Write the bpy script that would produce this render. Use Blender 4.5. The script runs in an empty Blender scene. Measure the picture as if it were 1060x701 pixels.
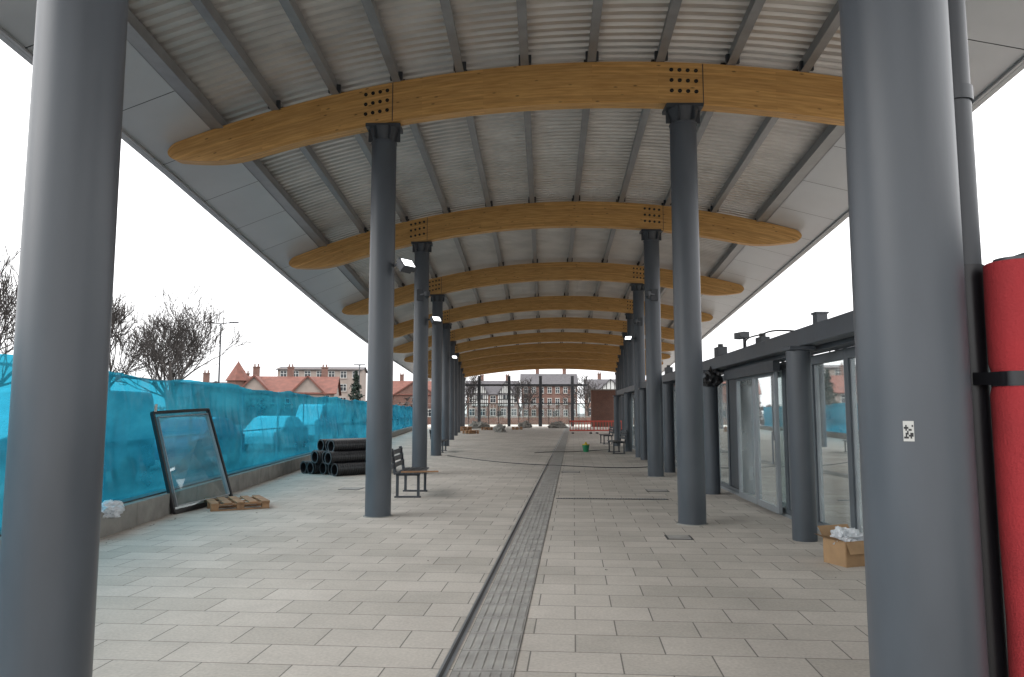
import bpy, bmesh, math, random
from mathutils import Vector, Matrix, noise
random.seed(7)
sc=bpy.context.scene
sc.view_settings.view_transform='Standard'
sc.view_settings.look='None'
sc.view_settings.exposure=0
# ------------------------------------------------------------ materials
def newmat(name):
    m=bpy.data.materials.new(name); m.use_nodes=True
    nt=m.node_tree; nt.nodes.clear()
    out=nt.nodes.new('ShaderNodeOutputMaterial')
    return m,nt,out
def N(nt,t,**k):
    n=nt.nodes.new(t)
    for a,b in k.items(): setattr(n,a,b)
    return n
def simple(name,col,rough=.5,metal=0,var=.15,scale=3,bump=0,bscale=40,emit=None,spec=.5,stretch=(1,1,1)):
    m,nt,out=newmat(name)
    b=N(nt,'ShaderNodeBsdfPrincipled')
    b.inputs['Roughness'].default_value=rough; b.inputs['Metallic'].default_value=metal
    b.inputs['Specular IOR Level'].default_value=spec
    tc=N(nt,'ShaderNodeTexCoord'); mp=N(nt,'ShaderNodeMapping'); mp.inputs['Scale'].default_value=stretch
    nt.links.new(tc.outputs['Object'],mp.inputs[0])
    no=N(nt,'ShaderNodeTexNoise'); no.inputs['Scale'].default_value=scale; no.inputs['Detail'].default_value=4
    nt.links.new(mp.outputs[0],no.inputs['Vector'])
    r=N(nt,'ShaderNodeValToRGB')
    r.color_ramp.elements[0].position=.3; r.color_ramp.elements[1].position=.7
    r.color_ramp.elements[0].color=(*[c*(1-var) for c in col],1)
    r.color_ramp.elements[1].color=(*[min(1,c*(1+var)) for c in col],1)
    nt.links.new(no.outputs['Fac'],r.inputs[0]); nt.links.new(r.outputs[0],b.inputs['Base Color'])
    mr=N(nt,'ShaderNodeMapRange'); mr.inputs['To Min'].default_value=max(0,rough-.1); mr.inputs['To Max'].default_value=min(1,rough+.12)
    nt.links.new(no.outputs['Fac'],mr.inputs['Value']); nt.links.new(mr.outputs[0],b.inputs['Roughness'])
    if bump:
        n2=N(nt,'ShaderNodeTexNoise'); n2.inputs['Scale'].default_value=bscale; n2.inputs['Detail'].default_value=3
        nt.links.new(mp.outputs[0],n2.inputs['Vector'])
        bp=N(nt,'ShaderNodeBump'); bp.inputs['Strength'].default_value=bump; bp.inputs['Distance'].default_value=.01
        nt.links.new(n2.outputs['Fac'],bp.inputs['Height']); nt.links.new(bp.outputs[0],b.inputs['Normal'])
    if emit:
        b.inputs['Emission Color'].default_value=(*emit[0],1); b.inputs['Emission Strength'].default_value=emit[1]
    nt.links.new(b.outputs[0],out.inputs[0])
    return m
M={}
M['steel']=simple('slate_paint',(.064,.073,.086),.40,0,.16,3.2,.05,30,stretch=(1,1,.3))
M['steel_d']=simple('dark_paint',(.042,.047,.055),.45,0,.12,4)
M['purlin']=simple('purlin_galv',(.25,.255,.26),.4,.3,.15,3)
M['eave']=simple('eave_panel',(.50,.515,.53),.33,.15,.05,1.2)
M['fascia']=simple('fascia',(.38,.39,.41),.4,.1,.05,1)
M['frame']=simple('frame_paint',(.10,.115,.13),.4,0,.1,3)
M['framelight']=simple('alu',(.30,.32,.34),.35,.4,.1,3)
M['black']=simple('black_plastic',(.012,.012,.014),.45,0,.2,6)
M['hdpe']=simple('hdpe_pipe',(.014,.014,.016),.38,0,.2,6)
M['hdpe_rim']=simple('hdpe_rim',(.09,.09,.095),.5,0,.2,6)
M['pipe']=simple('downpipe',(.040,.045,.053),.4,0,.1,4)
M['red']=simple('red_foam',(.34,.026,.032),.85,0,.14,4,.5,110)
M['tape']=simple('tape',(.012,.012,.015),.35)
M['concrete']=simple('concrete',(.27,.26,.24),.85,0,.2,4,.4,60)
M['grit']=simple('grit',(.36,.33,.30),.9,0,.25,4)
M['wood']=simple('pallet_wood',(.34,.19,.10),.8,0,.3,6,.3,60)
M['card']=simple('cardboard',(.34,.21,.11),.85,0,.12,7)
M['plastic']=simple('white_plastic',(.6,.62,.65),.35,0,.1,10,.6,30)
M['white']=simple('white_paint',(.5,.5,.48),.6,0,.08,2)
M['slate']=simple('slate_roof',(.075,.07,.075),.8,0,.25,2)
M['tile']=simple('tile_roof',(.15,.06,.045),.85,0,.25,1.5)
M['cream']=simple('cream_render',(.28,.23,.20),.85,0,.1,1)
M['bark']=simple('bark',(.04,.034,.031),.9,0,.25,3)
M['pine']=simple('pine',(.02,.035,.025),.9,0,.4,1.5)
M['grass']=simple('sedum',(.14,.15,.04),.95,0,.35,3,.6,20)
M['green']=simple('green_plastic',(.02,.22,.10),.4)
M['yellow']=simple('yellow',(.6,.42,.03),.5)
M['orange']=simple('orange_barrier',(.45,.06,.04),.5)
M['rubber']=simple('rubber',(.02,.02,.02),.7)
M['carw']=simple('car_white',(.5,.51,.53),.25)
M['carb']=simple('car_blue',(.04,.08,.16),.25)
M['darkglass']=simple('dark_glass',(.03,.035,.04),.08)
M['bolt']=simple('bolt',(.02,.02,.022),.4,.4)
M['asphalt']=simple('asphalt',(.055,.055,.057),.9,0,.25,1.2,.5,80)
M['timberblack']=simple('black_timber',(.02,.018,.016),.8)
M['led']=simple('led',(.9,.9,.9),.4,emit=((.95,.98,1),4.0))
M['drain']=simple('drain_iron',(.06,.06,.06),.5,.3)
M['tactile']=simple('tactile',(.34,.325,.305),.85,0,.18,5,.2,60)
M['tactbed']=simple('tactile_joint',(.12,.115,.11),.9)
def brickmat(name,c1,c2,mort,bw,rh,ms,rot=0,loc=(0,0,0),rough=.85,stain=.25,bump=.3,vert=False,bias=0,slab=False):
    m,nt,out=newmat(name)
    b=N(nt,'ShaderNodeBsdfPrincipled'); b.inputs['Roughness'].default_value=rough
    b.inputs['Specular IOR Level'].default_value=.35
    tc=N(nt,'ShaderNodeTexCoord'); mp=N(nt,'ShaderNodeMapping')
    mp.inputs['Location'].default_value=loc
    if vert:
        sx=N(nt,'ShaderNodeSeparateXYZ'); nt.links.new(tc.outputs['Object'],sx.inputs[0])
        ad=N(nt,'ShaderNodeMath',operation='ADD'); nt.links.new(sx.outputs[0],ad.inputs[0]); nt.links.new(sx.outputs[1],ad.inputs[1])
        cx=N(nt,'ShaderNodeCombineXYZ'); nt.links.new(ad.outputs[0],cx.inputs[0]); nt.links.new(sx.outputs[2],cx.inputs[1])
        nt.links.new(cx.outputs[0],mp.inputs[0])
    else:
        mp.inputs['Rotation'].default_value=(0,0,rot)
        nt.links.new(tc.outputs['Object'],mp.inputs[0])
    br=N(nt,'ShaderNodeTexBrick'); br.offset=.5; br.squash=1
    br.inputs['Color1'].default_value=(*c1,1); br.inputs['Color2'].default_value=(*c2,1); br.inputs['Mortar'].default_value=(*mort,1)
    br.inputs['Scale'].default_value=1; br.inputs['Mortar Size'].default_value=ms; br.inputs['Mortar Smooth'].default_value=.2
    br.inputs['Brick Width'].default_value=bw; br.inputs['Row Height'].default_value=rh; br.inputs['Bias'].default_value=bias
    nt.links.new(mp.outputs[0],br.inputs['Vector'])
    n1=N(nt,'ShaderNodeTexNoise'); n1.inputs['Scale'].default_value=.55; n1.inputs['Detail'].default_value=6; n1.inputs['Roughness'].default_value=.7
    nt.links.new(mp.outputs[0],n1.inputs['Vector'])
    n2=N(nt,'ShaderNodeTexNoise'); n2.inputs['Scale'].default_value=45; n2.inputs['Detail'].default_value=2
    nt.links.new(mp.outputs[0],n2.inputs['Vector'])
    mr=N(nt,'ShaderNodeMapRange'); mr.inputs['From Min'].default_value=.3; mr.inputs['From Max'].default_value=.7
    mr.inputs['To Min'].default_value=1-stain; mr.inputs['To Max'].default_value=1+stain*.6
    nt.links.new(n1.outputs['Fac'],mr.inputs['Value'])
    mr2=N(nt,'ShaderNodeMapRange'); mr2.inputs['From Min'].default_value=.3; mr2.inputs['From Max'].default_value=.7
    mr2.inputs['To Min'].default_value=.9; mr2.inputs['To Max'].default_value=1.08
    nt.links.new(n2.outputs['Fac'],mr2.inputs['Value'])
    mu=N(nt,'ShaderNodeMath',operation='MULTIPLY'); nt.links.new(mr.outputs[0],mu.inputs[0]); nt.links.new(mr2.outputs[0],mu.inputs[1])
    vm=N(nt,'ShaderNodeVectorMath',operation='SCALE'); nt.links.new(br.outputs['Color'],vm.inputs[0]); nt.links.new(mu.outputs[0],vm.inputs['Scale'])
    nt.links.new(vm.outputs[0],b.inputs['Base Color'])
    iv=N(nt,'ShaderNodeMath',operation='SUBTRACT'); iv.inputs[0].default_value=1; nt.links.new(br.outputs['Fac'],iv.inputs[1])
    bp=N(nt,'ShaderNodeBump'); bp.inputs['Strength'].default_value=bump; bp.inputs['Distance'].default_value=.006
    nt.links.new(iv.outputs[0],bp.inputs['Height']); nt.links.new(bp.outputs[0],b.inputs['Normal'])
    nt.links.new(b.outputs[0],out.inputs[0])
    return m
PAVROT=math.radians(4.7)
M['paving']=brickmat('paving_slabs',(.555,.505,.455),(.455,.415,.37),(.20,.185,.165),.6,.4,.0055,rot=PAVROT,stain=.2,bump=.45)
M['brick']=brickmat('red_brick',(.17,.065,.045),(.13,.05,.035),(.2,.18,.16),.22,.075,.01,vert=True)
M['brick2']=brickmat('brown_brick',(.19,.09,.065),(.15,.07,.05),(.2,.18,.16),.22,.075,.01,vert=True)
M['deck']=simple('deck',(.58,.555,.525),.35,.45,.14,1.1)
def glulam():
    m,nt,out=newmat('glulam')
    b=N(nt,'ShaderNodeBsdfPrincipled'); b.inputs['Roughness'].default_value=.5
    uv=N(nt,'ShaderNodeUVMap')
    mp=N(nt,'ShaderNodeMapping'); mp.inputs['Scale'].default_value=(1.2,14,1); nt.links.new(uv.outputs[0],mp.inputs[0])
    oi=N(nt,'ShaderNodeObjectInfo')
    ad=N(nt,'ShaderNodeVectorMath',operation='ADD'); nt.links.new(mp.outputs[0],ad.inputs[0])
    sc3=N(nt,'ShaderNodeMath',operation='MULTIPLY'); sc3.inputs[1].default_value=50; nt.links.new(oi.outputs['Random'],sc3.inputs[0])
    nt.links.new(sc3.outputs[0],ad.inputs[1])
    n=N(nt,'ShaderNodeTexNoise'); n.inputs['Scale'].default_value=2; n.inputs['Detail'].default_value=5; nt.links.new(ad.outputs[0],n.inputs['Vector'])
    r=N(nt,'ShaderNodeValToRGB'); r.color_ramp.elements[0].position=.3; r.color_ramp.elements[1].position=.72
    r.color_ramp.elements[0].color=(.47,.245,.07,1); r.color_ramp.elements[1].color=(.68,.395,.14,1)
    nt.links.new(n.outputs['Fac'],r.inputs[0])
    br=N(nt,'ShaderNodeTexBrick'); br.inputs['Scale'].default_value=1; br.inputs['Brick Width'].default_value=2.7; br.inputs['Row Height'].default_value=.045
    br.inputs['Mortar Size'].default_value=.0012; br.inputs['Color1'].default_value=(1.07,1.06,1.05,1); br.inputs['Color2'].default_value=(.85,.83,.81,1); br.inputs['Mortar'].default_value=(.6,.55,.5,1)
    br.offset=.37
    nt.links.new(uv.outputs[0],br.inputs['Vector'])
    mx=N(nt,'ShaderNodeVectorMath',operation='MULTIPLY'); nt.links.new(r.outputs[0],mx.inputs[0]); nt.links.new(br.outputs['Color'],mx.inputs[1])
    vo=N(nt,'ShaderNodeTexVoronoi'); vo.inputs['Scale'].default_value=1; mp2=N(nt,'ShaderNodeMapping'); mp2.inputs['Scale'].default_value=(3.3,9,1)
    nt.links.new(uv.outputs[0],mp2.inputs[0])
    ad2=N(nt,'ShaderNodeVectorMath',operation='ADD'); nt.links.new(mp2.outputs[0],ad2.inputs[0]); nt.links.new(sc3.outputs[0],ad2.inputs[1])
    nt.links.new(ad2.outputs[0],vo.inputs['Vector'])
    kr=N(nt,'ShaderNodeMapRange'); kr.inputs['From Min'].default_value=.05; kr.inputs['From Max'].default_value=.14; kr.inputs['To Min'].default_value=.35; kr.inputs['To Max'].default_value=1
    nt.links.new(vo.outputs['Distance'],kr.inputs['Value'])
    vs=N(nt,'ShaderNodeVectorMath',operation='SCALE'); nt.links.new(mx.outputs[0],vs.inputs[0]); nt.links.new(kr.outputs[0],vs.inputs['Scale'])
    nt.links.new(vs.outputs[0],b.inputs['Base Color'])
    nt.links.new(b.outputs[0],out.inputs[0]); return m
M['glulam']=glulam()
def glass(name,tint,add,dust_sheen):
    m,nt,out=newmat(name)
    t=N(nt,'ShaderNodeBsdfTransparent'); t.inputs[0].default_value=(*tint,1)
    g=N(nt,'ShaderNodeBsdfGlossy'); g.inputs['Roughness'].default_value=.02; g.inputs[0].default_value=(.9,.95,.95,1)
    f=N(nt,'ShaderNodeFresnel'); f.inputs[0].default_value=1.5
    a=N(nt,'ShaderNodeMath',operation='ADD'); a.inputs[1].default_value=add; nt.links.new(f.outputs[0],a.inputs[0])
    mx=N(nt,'ShaderNodeMixShader'); nt.links.new(a.outputs[0],mx.inputs[0]); nt.links.new(t.outputs[0],mx.inputs[1]); nt.links.new(g.outputs[0],mx.inputs[2])
    d=N(nt,'ShaderNodeBsdfDiffuse'); d.inputs[0].default_value=(.62,.68,.68,1)  # pale diffuse layer: dust plus painted-in brightness of the glazing
    tc=N(nt,'ShaderNodeTexCoord'); no=N(nt,'ShaderNodeTexNoise'); no.inputs['Scale'].default_value=1.5; nt.links.new(tc.outputs['Object'],no.inputs['Vector'])
    mr=N(nt,'ShaderNodeMapRange'); mr.inputs['From Min'].default_value=.3; mr.inputs['From Max'].default_value=.7; mr.inputs['To Min'].default_value=dust_sheen*.4; mr.inputs['To Max'].default_value=dust_sheen; nt.links.new(no.outputs['Fac'],mr.inputs['Value'])
    m2=N(nt,'ShaderNodeMixShader'); nt.links.new(mr.outputs[0],m2.inputs[0]); nt.links.new(mx.outputs[0],m2.inputs[1]); nt.links.new(d.outputs[0],m2.inputs[2])
    nt.links.new(m2.outputs[0],out.inputs[0]); return m
M['glass']=glass('glass',(.80,.87,.86),.06,.12)
M['glass2']=glass('glass_pale',(.78,.85,.84),.08,.34)  # heavier pale layer paints the bright, whitish look into the panes
def film():
    m,nt,out=newmat('blue_film')
    tc=N(nt,'ShaderNodeTexCoord')
    n=N(nt,'ShaderNodeTexNoise'); n.inputs['Scale'].default_value=1.1; n.inputs['Detail'].default_value=5; n.inputs['Roughness'].default_value=.6
    mp=N(nt,'ShaderNodeMapping'); mp.inputs['Scale'].default_value=(1,.5,1.2); nt.links.new(tc.outputs['Object'],mp.inputs[0]); nt.links.new(mp.outputs[0],n.inputs['Vector'])
    t=N(nt,'ShaderNodeBsdfTransparent'); t.inputs[0].default_value=(.05,.52,.74,1)
    d=N(nt,'ShaderNodeBsdfDiffuse')
    r=N(nt,'ShaderNodeValToRGB'); r.color_ramp.elements[0].position=.3; r.color_ramp.elements[1].position=.75
    r.color_ramp.elements[0].color=(.012,.175,.28,1); r.color_ramp.elements[1].color=(.035,.29,.40,1)
    nt.links.new(n.outputs['Fac'],r.inputs[0]); nt.links.new(r.outputs[0],d.inputs[0])
    tl=N(nt,'ShaderNodeBsdfTranslucent'); nt.links.new(r.outputs[0],tl.inputs[0])
    m1=N(nt,'ShaderNodeMixShader'); m1.inputs[0].default_value=.6; nt.links.new(d.outputs[0],m1.inputs[1]); nt.links.new(tl.outputs[0],m1.inputs[2])
    gl=N(nt,'ShaderNodeBsdfGlossy'); gl.inputs['Roughness'].default_value=.18
    m3=N(nt,'ShaderNodeMixShader'); m3.inputs[0].default_value=.06; nt.links.new(m1.outputs[0],m3.inputs[1]); nt.links.new(gl.outputs[0],m3.inputs[2])
    mr=N(nt,'ShaderNodeMapRange'); mr.inputs['From Min'].default_value=.35; mr.inputs['From Max'].default_value=.65; mr.inputs['To Min'].default_value=.48; mr.inputs['To Max'].default_value=.70
    nt.links.new(n.outputs['Fac'],mr.inputs['Value'])
    m2=N(nt,'ShaderNodeMixShader'); nt.links.new(mr.outputs[0],m2.inputs[0]); nt.links.new(t.outputs[0],m2.inputs[1]); nt.links.new(m3.outputs[0],m2.inputs[2])
    nt.links.new(m2.outputs[0],out.inputs[0]); return m
M['film']=film()
# ------------------------------------------------------------ mesh helpers
class MB:
    def __init__(s): s.v=[];s.f=[]
    def quad(s,a,b,c,d):
        n=len(s.v); s.v+= [tuple(a),tuple(b),tuple(c),tuple(d)]; s.f.append((n,n+1,n+2,n+3))
    def tri(s,a,b,c):
        n=len(s.v); s.v+= [tuple(a),tuple(b),tuple(c)]; s.f.append((n,n+1,n+2))
    def box(s,c,d,rz=0,mat=None):
        n=len(s.v); cx,cy,cz=c; ca,sa=math.cos(rz),math.sin(rz)
        for z in(-.5,.5):
            for x,y in((-.5,-.5),(.5,-.5),(.5,.5),(-.5,.5)):
                X=x*d[0];Y=y*d[1];Z=z*d[2]
                if mat is not None:
                    p=mat@Vector((X,Y,Z)); s.v.append((cx+p.x,cy+p.y,cz+p.z))
                else: s.v.append((cx+X*ca-Y*sa,cy+X*sa+Y*ca,cz+Z))
        for q in((0,3,2,1),(4,5,6,7),(0,1,5,4),(1,2,6,5),(2,3,7,6),(3,0,4,7)): s.f.append(tuple(n+i for i in q))
    def beam(s,p0,p1,w,h,up=(0,0,1)):
        p0=Vector(p0);p1=Vector(p1);d=(p1-p0).normalized();up=Vector(up)
        r=d.cross(up)
        if r.length<1e-3: r=d.cross(Vector((0,1,0)))
        r.normalize();u=r.cross(d).normalized();n=len(s.v)
        for p in(p0,p1):
            for a,b in((-1,-1),(1,-1),(1,1),(-1,1)): s.v.append(tuple(p+r*a*w/2+u*b*h/2))
        for q in((0,1,2,3),(7,6,5,4),(0,4,5,1),(1,5,6,2),(2,6,7,3),(3,7,4,0)): s.f.append(tuple(n+i for i in q))
    def cyl(s,p0,p1,r0,r1=None,n=24,caps=True):
        if r1 is None:r1=r0
        p0=Vector(p0);p1=Vector(p1);d=(p1-p0).normalized()
        a=d.orthogonal().normalized();b=d.cross(a);k=len(s.v)
        for p,r in((p0,r0),(p1,r1)):
            for i in range(n):
                t=2*math.pi*i/n; s.v.append(tuple(p+(a*math.cos(t)+b*math.sin(t))*r))
        for i in range(n): j=(i+1)%n; s.f.append((k+i,k+j,k+n+j,k+n+i))
        if caps: s.f.append(tuple(k+i for i in range(n))[::-1]); s.f.append(tuple(k+n+i for i in range(n)))
    def obj(s,name,mat,parent=None,smooth=False,bevel=0):
        me=bpy.data.meshes.new(name); me.from_pydata(s.v,[],s.f); me.update()
        o=bpy.data.objects.new(name,me); sc.collection.objects.link(o)
        me.materials.append(mat if not isinstance(mat,str) else M[mat])
        if smooth:
            me.polygons.foreach_set('use_smooth',[True]*len(me.polygons))
            try: me.set_sharp_from_angle(angle=math.radians(35))
            except Exception: pass
        if bevel:
            bv=o.modifiers.new('b','BEVEL'); bv.width=bevel; bv.segments=2; bv.limit_method='ANGLE'
        if parent: o.parent=parent
        return o
def empty(name,loc=(0,0,0)):
    e=bpy.data.objects.new(name,None); e.location=loc; sc.collection.objects.link(e); return e
# ------------------------------------------------------------ canopy geometry
H=1.6
def colL(i):
    X={0:-2.18,1:-2.09,2:-2.46}.get(i,-2.46-.39*(i-2)); return (X,3.6+8.2*i)
def colR(i):
    return (1.585+1.02*i+(.01 if i>0 else 0),2.95+8.05*i)
NB=11
def lerpt(a,i):
    if i<=0: return a[0]+(a[1]-a[0])*i
    k=min(int(i),len(a)-2); return a[k]+(a[k+1]-a[k])*(i-k)
TLx=[-5.46-.38*k for k in range(NB+2)]; TLy=[3.6+8.2*k+.58 for k in range(NB+2)]
TLz=[6.25,6.13,5.88,5.66,5.55,5.5,5.5,5.5,5.5,5.5,5.5,5.5,5.5]
TRx=[5.2+1.05*k for k in range(NB+2)]; TRy=[2.95+8.05*k-.6 for k in range(NB+2)]
TRz=[6.15]*(NB+2)
CRz=[7.0,7.07,7.18]+[7.2]*(NB)
def P(s,i,dz=0):
    xl,yl,zl=lerpt(TLx,i),lerpt(TLy,i),lerpt(TLz,i); xr,yr,zr=lerpt(TRx,i),lerpt(TRy,i),lerpt(TRz,i)
    rise=lerpt(CRz,i)-(zl+zr)/2
    return Vector((xl+(xr-xl)*s,yl+(yr-yl)*s,zl+(zr-zl)*s+4*s*(1-s)*rise+dz))
BD=.66
def sOf(x,i):
    xl,xr=lerpt(TLx,i),lerpt(TRx,i); return (x-xl)/(xr-xl)
for i in range(NB):
    root=empty('glulam_beam')
    mb=MB(); W=.22
    span=TRx[i]-TLx[i]
    dirv=(P(1,i)-P(0,i)); dirv.z=0; dirv.normalize(); nrm=Vector((-dirv.y,dirv.x,0))
    secs=[]
    svals=[0,.0008,.002,.004,.007,.011]+[.016+(.984-.016)*k/90 for k in range(91)]+[.989,.993,.996,.998,.9992,1]
    n=len(svals)-1
    for s in svals:
        p=P(s,i); e=min(s,1-s)*span
        q=min(1,e/1.5)
        full=BD*(.36+.64*math.sin(q*math.pi/2))
        nose=math.sqrt(max(0,1-(1-min(1,e/.16))**2))
        h=max(.02,full*nose)
        droop=(full-h)*.5
        secs.append((p-Vector((0,0,droop)),h,s*span))
    for p,h,L in secs:
        for sg,hh in((-1,0),(1,0),(1,h),(-1,h)):
            v=p+nrm*(sg*W/2)-Vector((0,0,hh)); mb.v.append(tuple(v))
    for k in range(n):
        a=4*k;b=a+4
        for q in((0,1),(1,2),(2,3),(3,0)):
            mb.f.append((a+q[0],b+q[0],b+q[1],a+q[1]))
    mb.f.append((0,1,2,3)); e=4*n; mb.f.append((e+3,e+2,e+1,e))
    o=mb.obj('timber',M['glulam'],root)
    uvl=o.data.uv_layers.new(name='UVMap')
    for poly in o.data.polygons:
        for li in poly.loop_indices:
            vi=o.data.loops[li].vertex_index; k=vi//4; c=vi%4
            p,h,L=secs[k]; top=c in(0,1)
            vv=0 if top else -h
            if abs(poly.normal.z)>.6: vv=(.1 if c in(1,2) else -.1)+(3 if top else 5)
            uvl.data[li].uv=(L,vv)
    bm=MB(); sm=MB()
    for side,(cx,cy) in enumerate((colL(i),colR(i))):
        s0=sOf(cx,i)
        off=-.10 if side==0 else .02
        for r in range(3):
            for c in range(4):
                ss=s0+(off+(c-1.5)*.12)/span
                p=P(ss,i)-Vector((0,0,.12+r*.165))-nrm*(W/2)
                bm.cyl(p+nrm*.004,p-nrm*.004,.033,.031,12)
                bm.cyl(p+nrm*.004,p-nrm*.022,.016,.014,6)
        ss=s0+((.17) if side==0 else .30)/span
        p=P(ss,i)-nrm*(W/2+.002)
        sm.box((p.x,p.y,p.z-BD/2),(.012,.008,BD-.02),math.atan2(dirv.y,dirv.x))
    bm.obj('bolts','bolt',root,True); sm.obj('splice_joints','steel_d',root)
    for side,(cx,cy) in enumerate((colL(i),colR(i))):
        s0=sOf(cx,i); pb=P(s0,i,-BD); 
        cr=empty('steel_column')
        R=.2
        m1=MB(); m1.cyl((cx,cy,-.02),(cx,cy,pb.z-.30),R,R,64)
        m1.cyl((cx,cy,pb.z-.302),(cx,cy,pb.z-.28),R*1.05,R*1.05,64)
        m1.obj('shaft','steel',cr,True)
        m2=MB(); m2.cyl((cx,cy,pb.z-.278),(cx,cy,pb.z-.06),R*.86,R*1.16,40)
        m2.box((cx,cy,pb.z-.03),(.56,.34,.055))
        for a in range(6):
            t=a*math.pi/3; m2.box((cx+math.cos(t)*.2,cy+math.sin(t)*.2,pb.z-.16),(.12,.02,.2),t)
        m2.obj('capital','steel_d',cr)
        m3=MB(); m3.cyl((cx,cy,0),(cx,cy,.012),R+.03,R+.025,48); m3.obj('base_ring','concrete',cr,True)
# roof
roof=empty('canopy_roof')
deck=MB(); cols=22; S0,S1=.035,.965
i0=-.95; i1=NB-1+.35
pitch=.2; rows=[]
nr=int((i1-i0)*8.1/pitch)
for k in range(nr):
    base=i0+(i1-i0)*k/nr; st=(i1-i0)/nr
    for fr,dz in((0,0),(.42,0),(.52,.045),(.9,.045)): rows.append((base+st*fr,dz))
for (ii,dz) in rows:
    for c in range(cols+1):
        deck.v.append(tuple(P(S0+(S1-S0)*c/cols,ii,.23+dz)))
w=cols+1
for r in range(len(rows)-1):
    for c in range(cols):
        a=r*w+c; deck.f.append((a,a+1,a+w+1,a+w))
deck.obj('corrugated_deck','deck',roof)
top=MB()
steps=[i0+(i1-i0)*k/44 for k in range(45)]
ss_=[-.035+1.07*c/24 for c in range(25)]
for ii in steps:
    for s in ss_: top.v.append(tuple(P(s,ii,.40)))
for r in range(44):
    for c in range(24):
        a=r*25+c; top.f.append((a,a+1,a+26,a+25))
top.obj('roof_sheet','fascia',roof)
pur=MB()
npur=11
for k in range(npur):
    s=.07+.86*k/(npur-1)
    big = k in(0,npur-1)
    for j in range(len(steps)-1):
        a=P(s,steps[j],.11);b=P(s,steps[j+1],.11)
        wdt=.20 if big else .07
        pur.beam(a,b,wdt,.20)
        pur.beam(a-Vector((0,0,.103)),b-Vector((0,0,.103)),.26 if big else .13,.012)
pur.obj('purlins','purlin',roof)
br=MB()
for i in range(NB):
    for k in range(npur):
        s=.07+.86*k/(npur-1); p=P(s,i,.05)
        br.box((p.x,p.y-.14,p.z+.03),(.2,.05,.14)); br.box((p.x,p.y+.14,p.z+.03),(.2,.05,.14))
br.obj('purlin_cleats','steel_d',roof)
ev=MB(); seam=MB(); fas=MB()
for (sa,sb) in((-.035,.062),(1.035,.938)):
    nn=int((i1-i0)*4)
    for j in range(nn):
        a0=i0+(i1-i0)*j/nn+.0012; a1=i0+(i1-i0)*(j+1)/nn-.0012
        ev.quad(P(sa,a0,.02),P(sb,a0,.02),P(sb,a1,.02),P(sa,a1,.02))
    for j in range(len(steps)-1):
        a=P(sa,steps[j]);b=P(sa,steps[j+1])
        fas.beam(a+Vector((0,0,.20)),b+Vector((0,0,.20)),.05,.44)
        fas.beam(a+Vector((0,0,-.0)),b+Vector((0,0,-.0)),.14,.03)
        a=P(sa,steps[j],.035);b=P(sa,steps[j+1],.035);a2=P(sb,steps[j],.035);b2=P(sb,steps[j+1],.035)
        seam.quad(a,a2,b2,b)
ev.obj('eave_panels','eave',roof); seam.obj('eave_backing','steel_d',roof); fas.obj('fascia','fascia',roof)
# ------------------------------------------------------------ ground
g=MB(); g.quad((-900,-60,-.012),(900,-60,-.012),(900,1500,-.012),(-900,1500,-.012)); g.obj('ground','asphalt')
def XW(Y): return -5.25-.065*(Y-9.3)
def XG(Y): return 3.69+.053*(Y-9.4)
pv=MB(); pv.quad((XW(-12)-.1,-12,0),(16,-12,0),(22,104,0),(XW(104)-.1,104,0)); pv.obj('pavement','paving')
def XS(Y): return -.245+.082*(Y-4.5)
rz=-math.atan(.082)
ts=MB()
def stripquad(mb,a,b,y0,y1,z):
    mb.quad((XS(y0)+a,y0,z),(XS(y0)+b,y0,z),(XS(y1)+b,y1,z),(XS(y1)+a,y1,z))
tp=empty('tactile_strip')
y=-2.0
while y<96:
    stripquad(ts,-.15,.235,y,y+.394,.006); 
    y+=.4
ts.obj('slabs','tactile',tp)
rb=MB(); y=-2.0
while y<60:
    for k in range(6):
        x=-.115+k*.064
        rb.box((XS(y+.2)+x,y+.2,.0085),(.030,.33,.005),rz)
    y+=.4
rb.obj('ribs','tactile',tp)
jb=MB(); stripquad(jb,-.155,.24,-2,96,.003); jb.obj('joint_bed','tactbed',tp)
dr=empty('slot_drain')
d1=MB(); stripquad(d1,-.235,-.175,-2,96,.005); d1.obj('channel','framelight',dr)
d2=MB(); stripquad(d2,-.217,-.195,-2,96,.009); d2.obj('slot','drain',dr)
cd=empty('drain_cover')
d=MB()
d.quad((XS(14.2)+.27,14.1,.005),(2.9,13.95,.005),(2.9,14.1,.005),(XS(14.2)+.27,14.25,.005)); d.obj('frame','drain',cd)
d=MB()
for k in range(40):
    x=.9+k*.05; d.box((x,14.17-(x-.9)*.065,.009),(.022,.10,.006))
d.obj('grate_bars','framelight',cd)
for (x,y,s_) in((2.15,9.8,.28),(-3.4,16,.4),(1.6,20.5,.45),(3.0,15.6,.4)):
    e=empty('manhole_cover'); d=MB(); d.box((x,y,.003),(s_+.05,s_+.05,.006),rz); d.obj('rim','drain',e)
    d=MB(); d.box((x,y,.005),(s_,s_,.008),rz); d.obj('lid','tactile',e)
m=MB(); rnd=random.Random(21)
for k in range(260):
    y=rnd.uniform(5,40); s_=rnd.uniform(.003,.009)
    x=XW(y)+.04+abs(rnd.gauss(0,.25)) if rnd.random()<.75 else rnd.uniform(XW(y)+.1,XG(y)-.3)
    m.box((x,y,s_*.5+.003),(s_*2,s_*rnd.uniform(1,3),s_),rnd.uniform(0,3))
m.obj('gravel_litter','grit')
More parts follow.
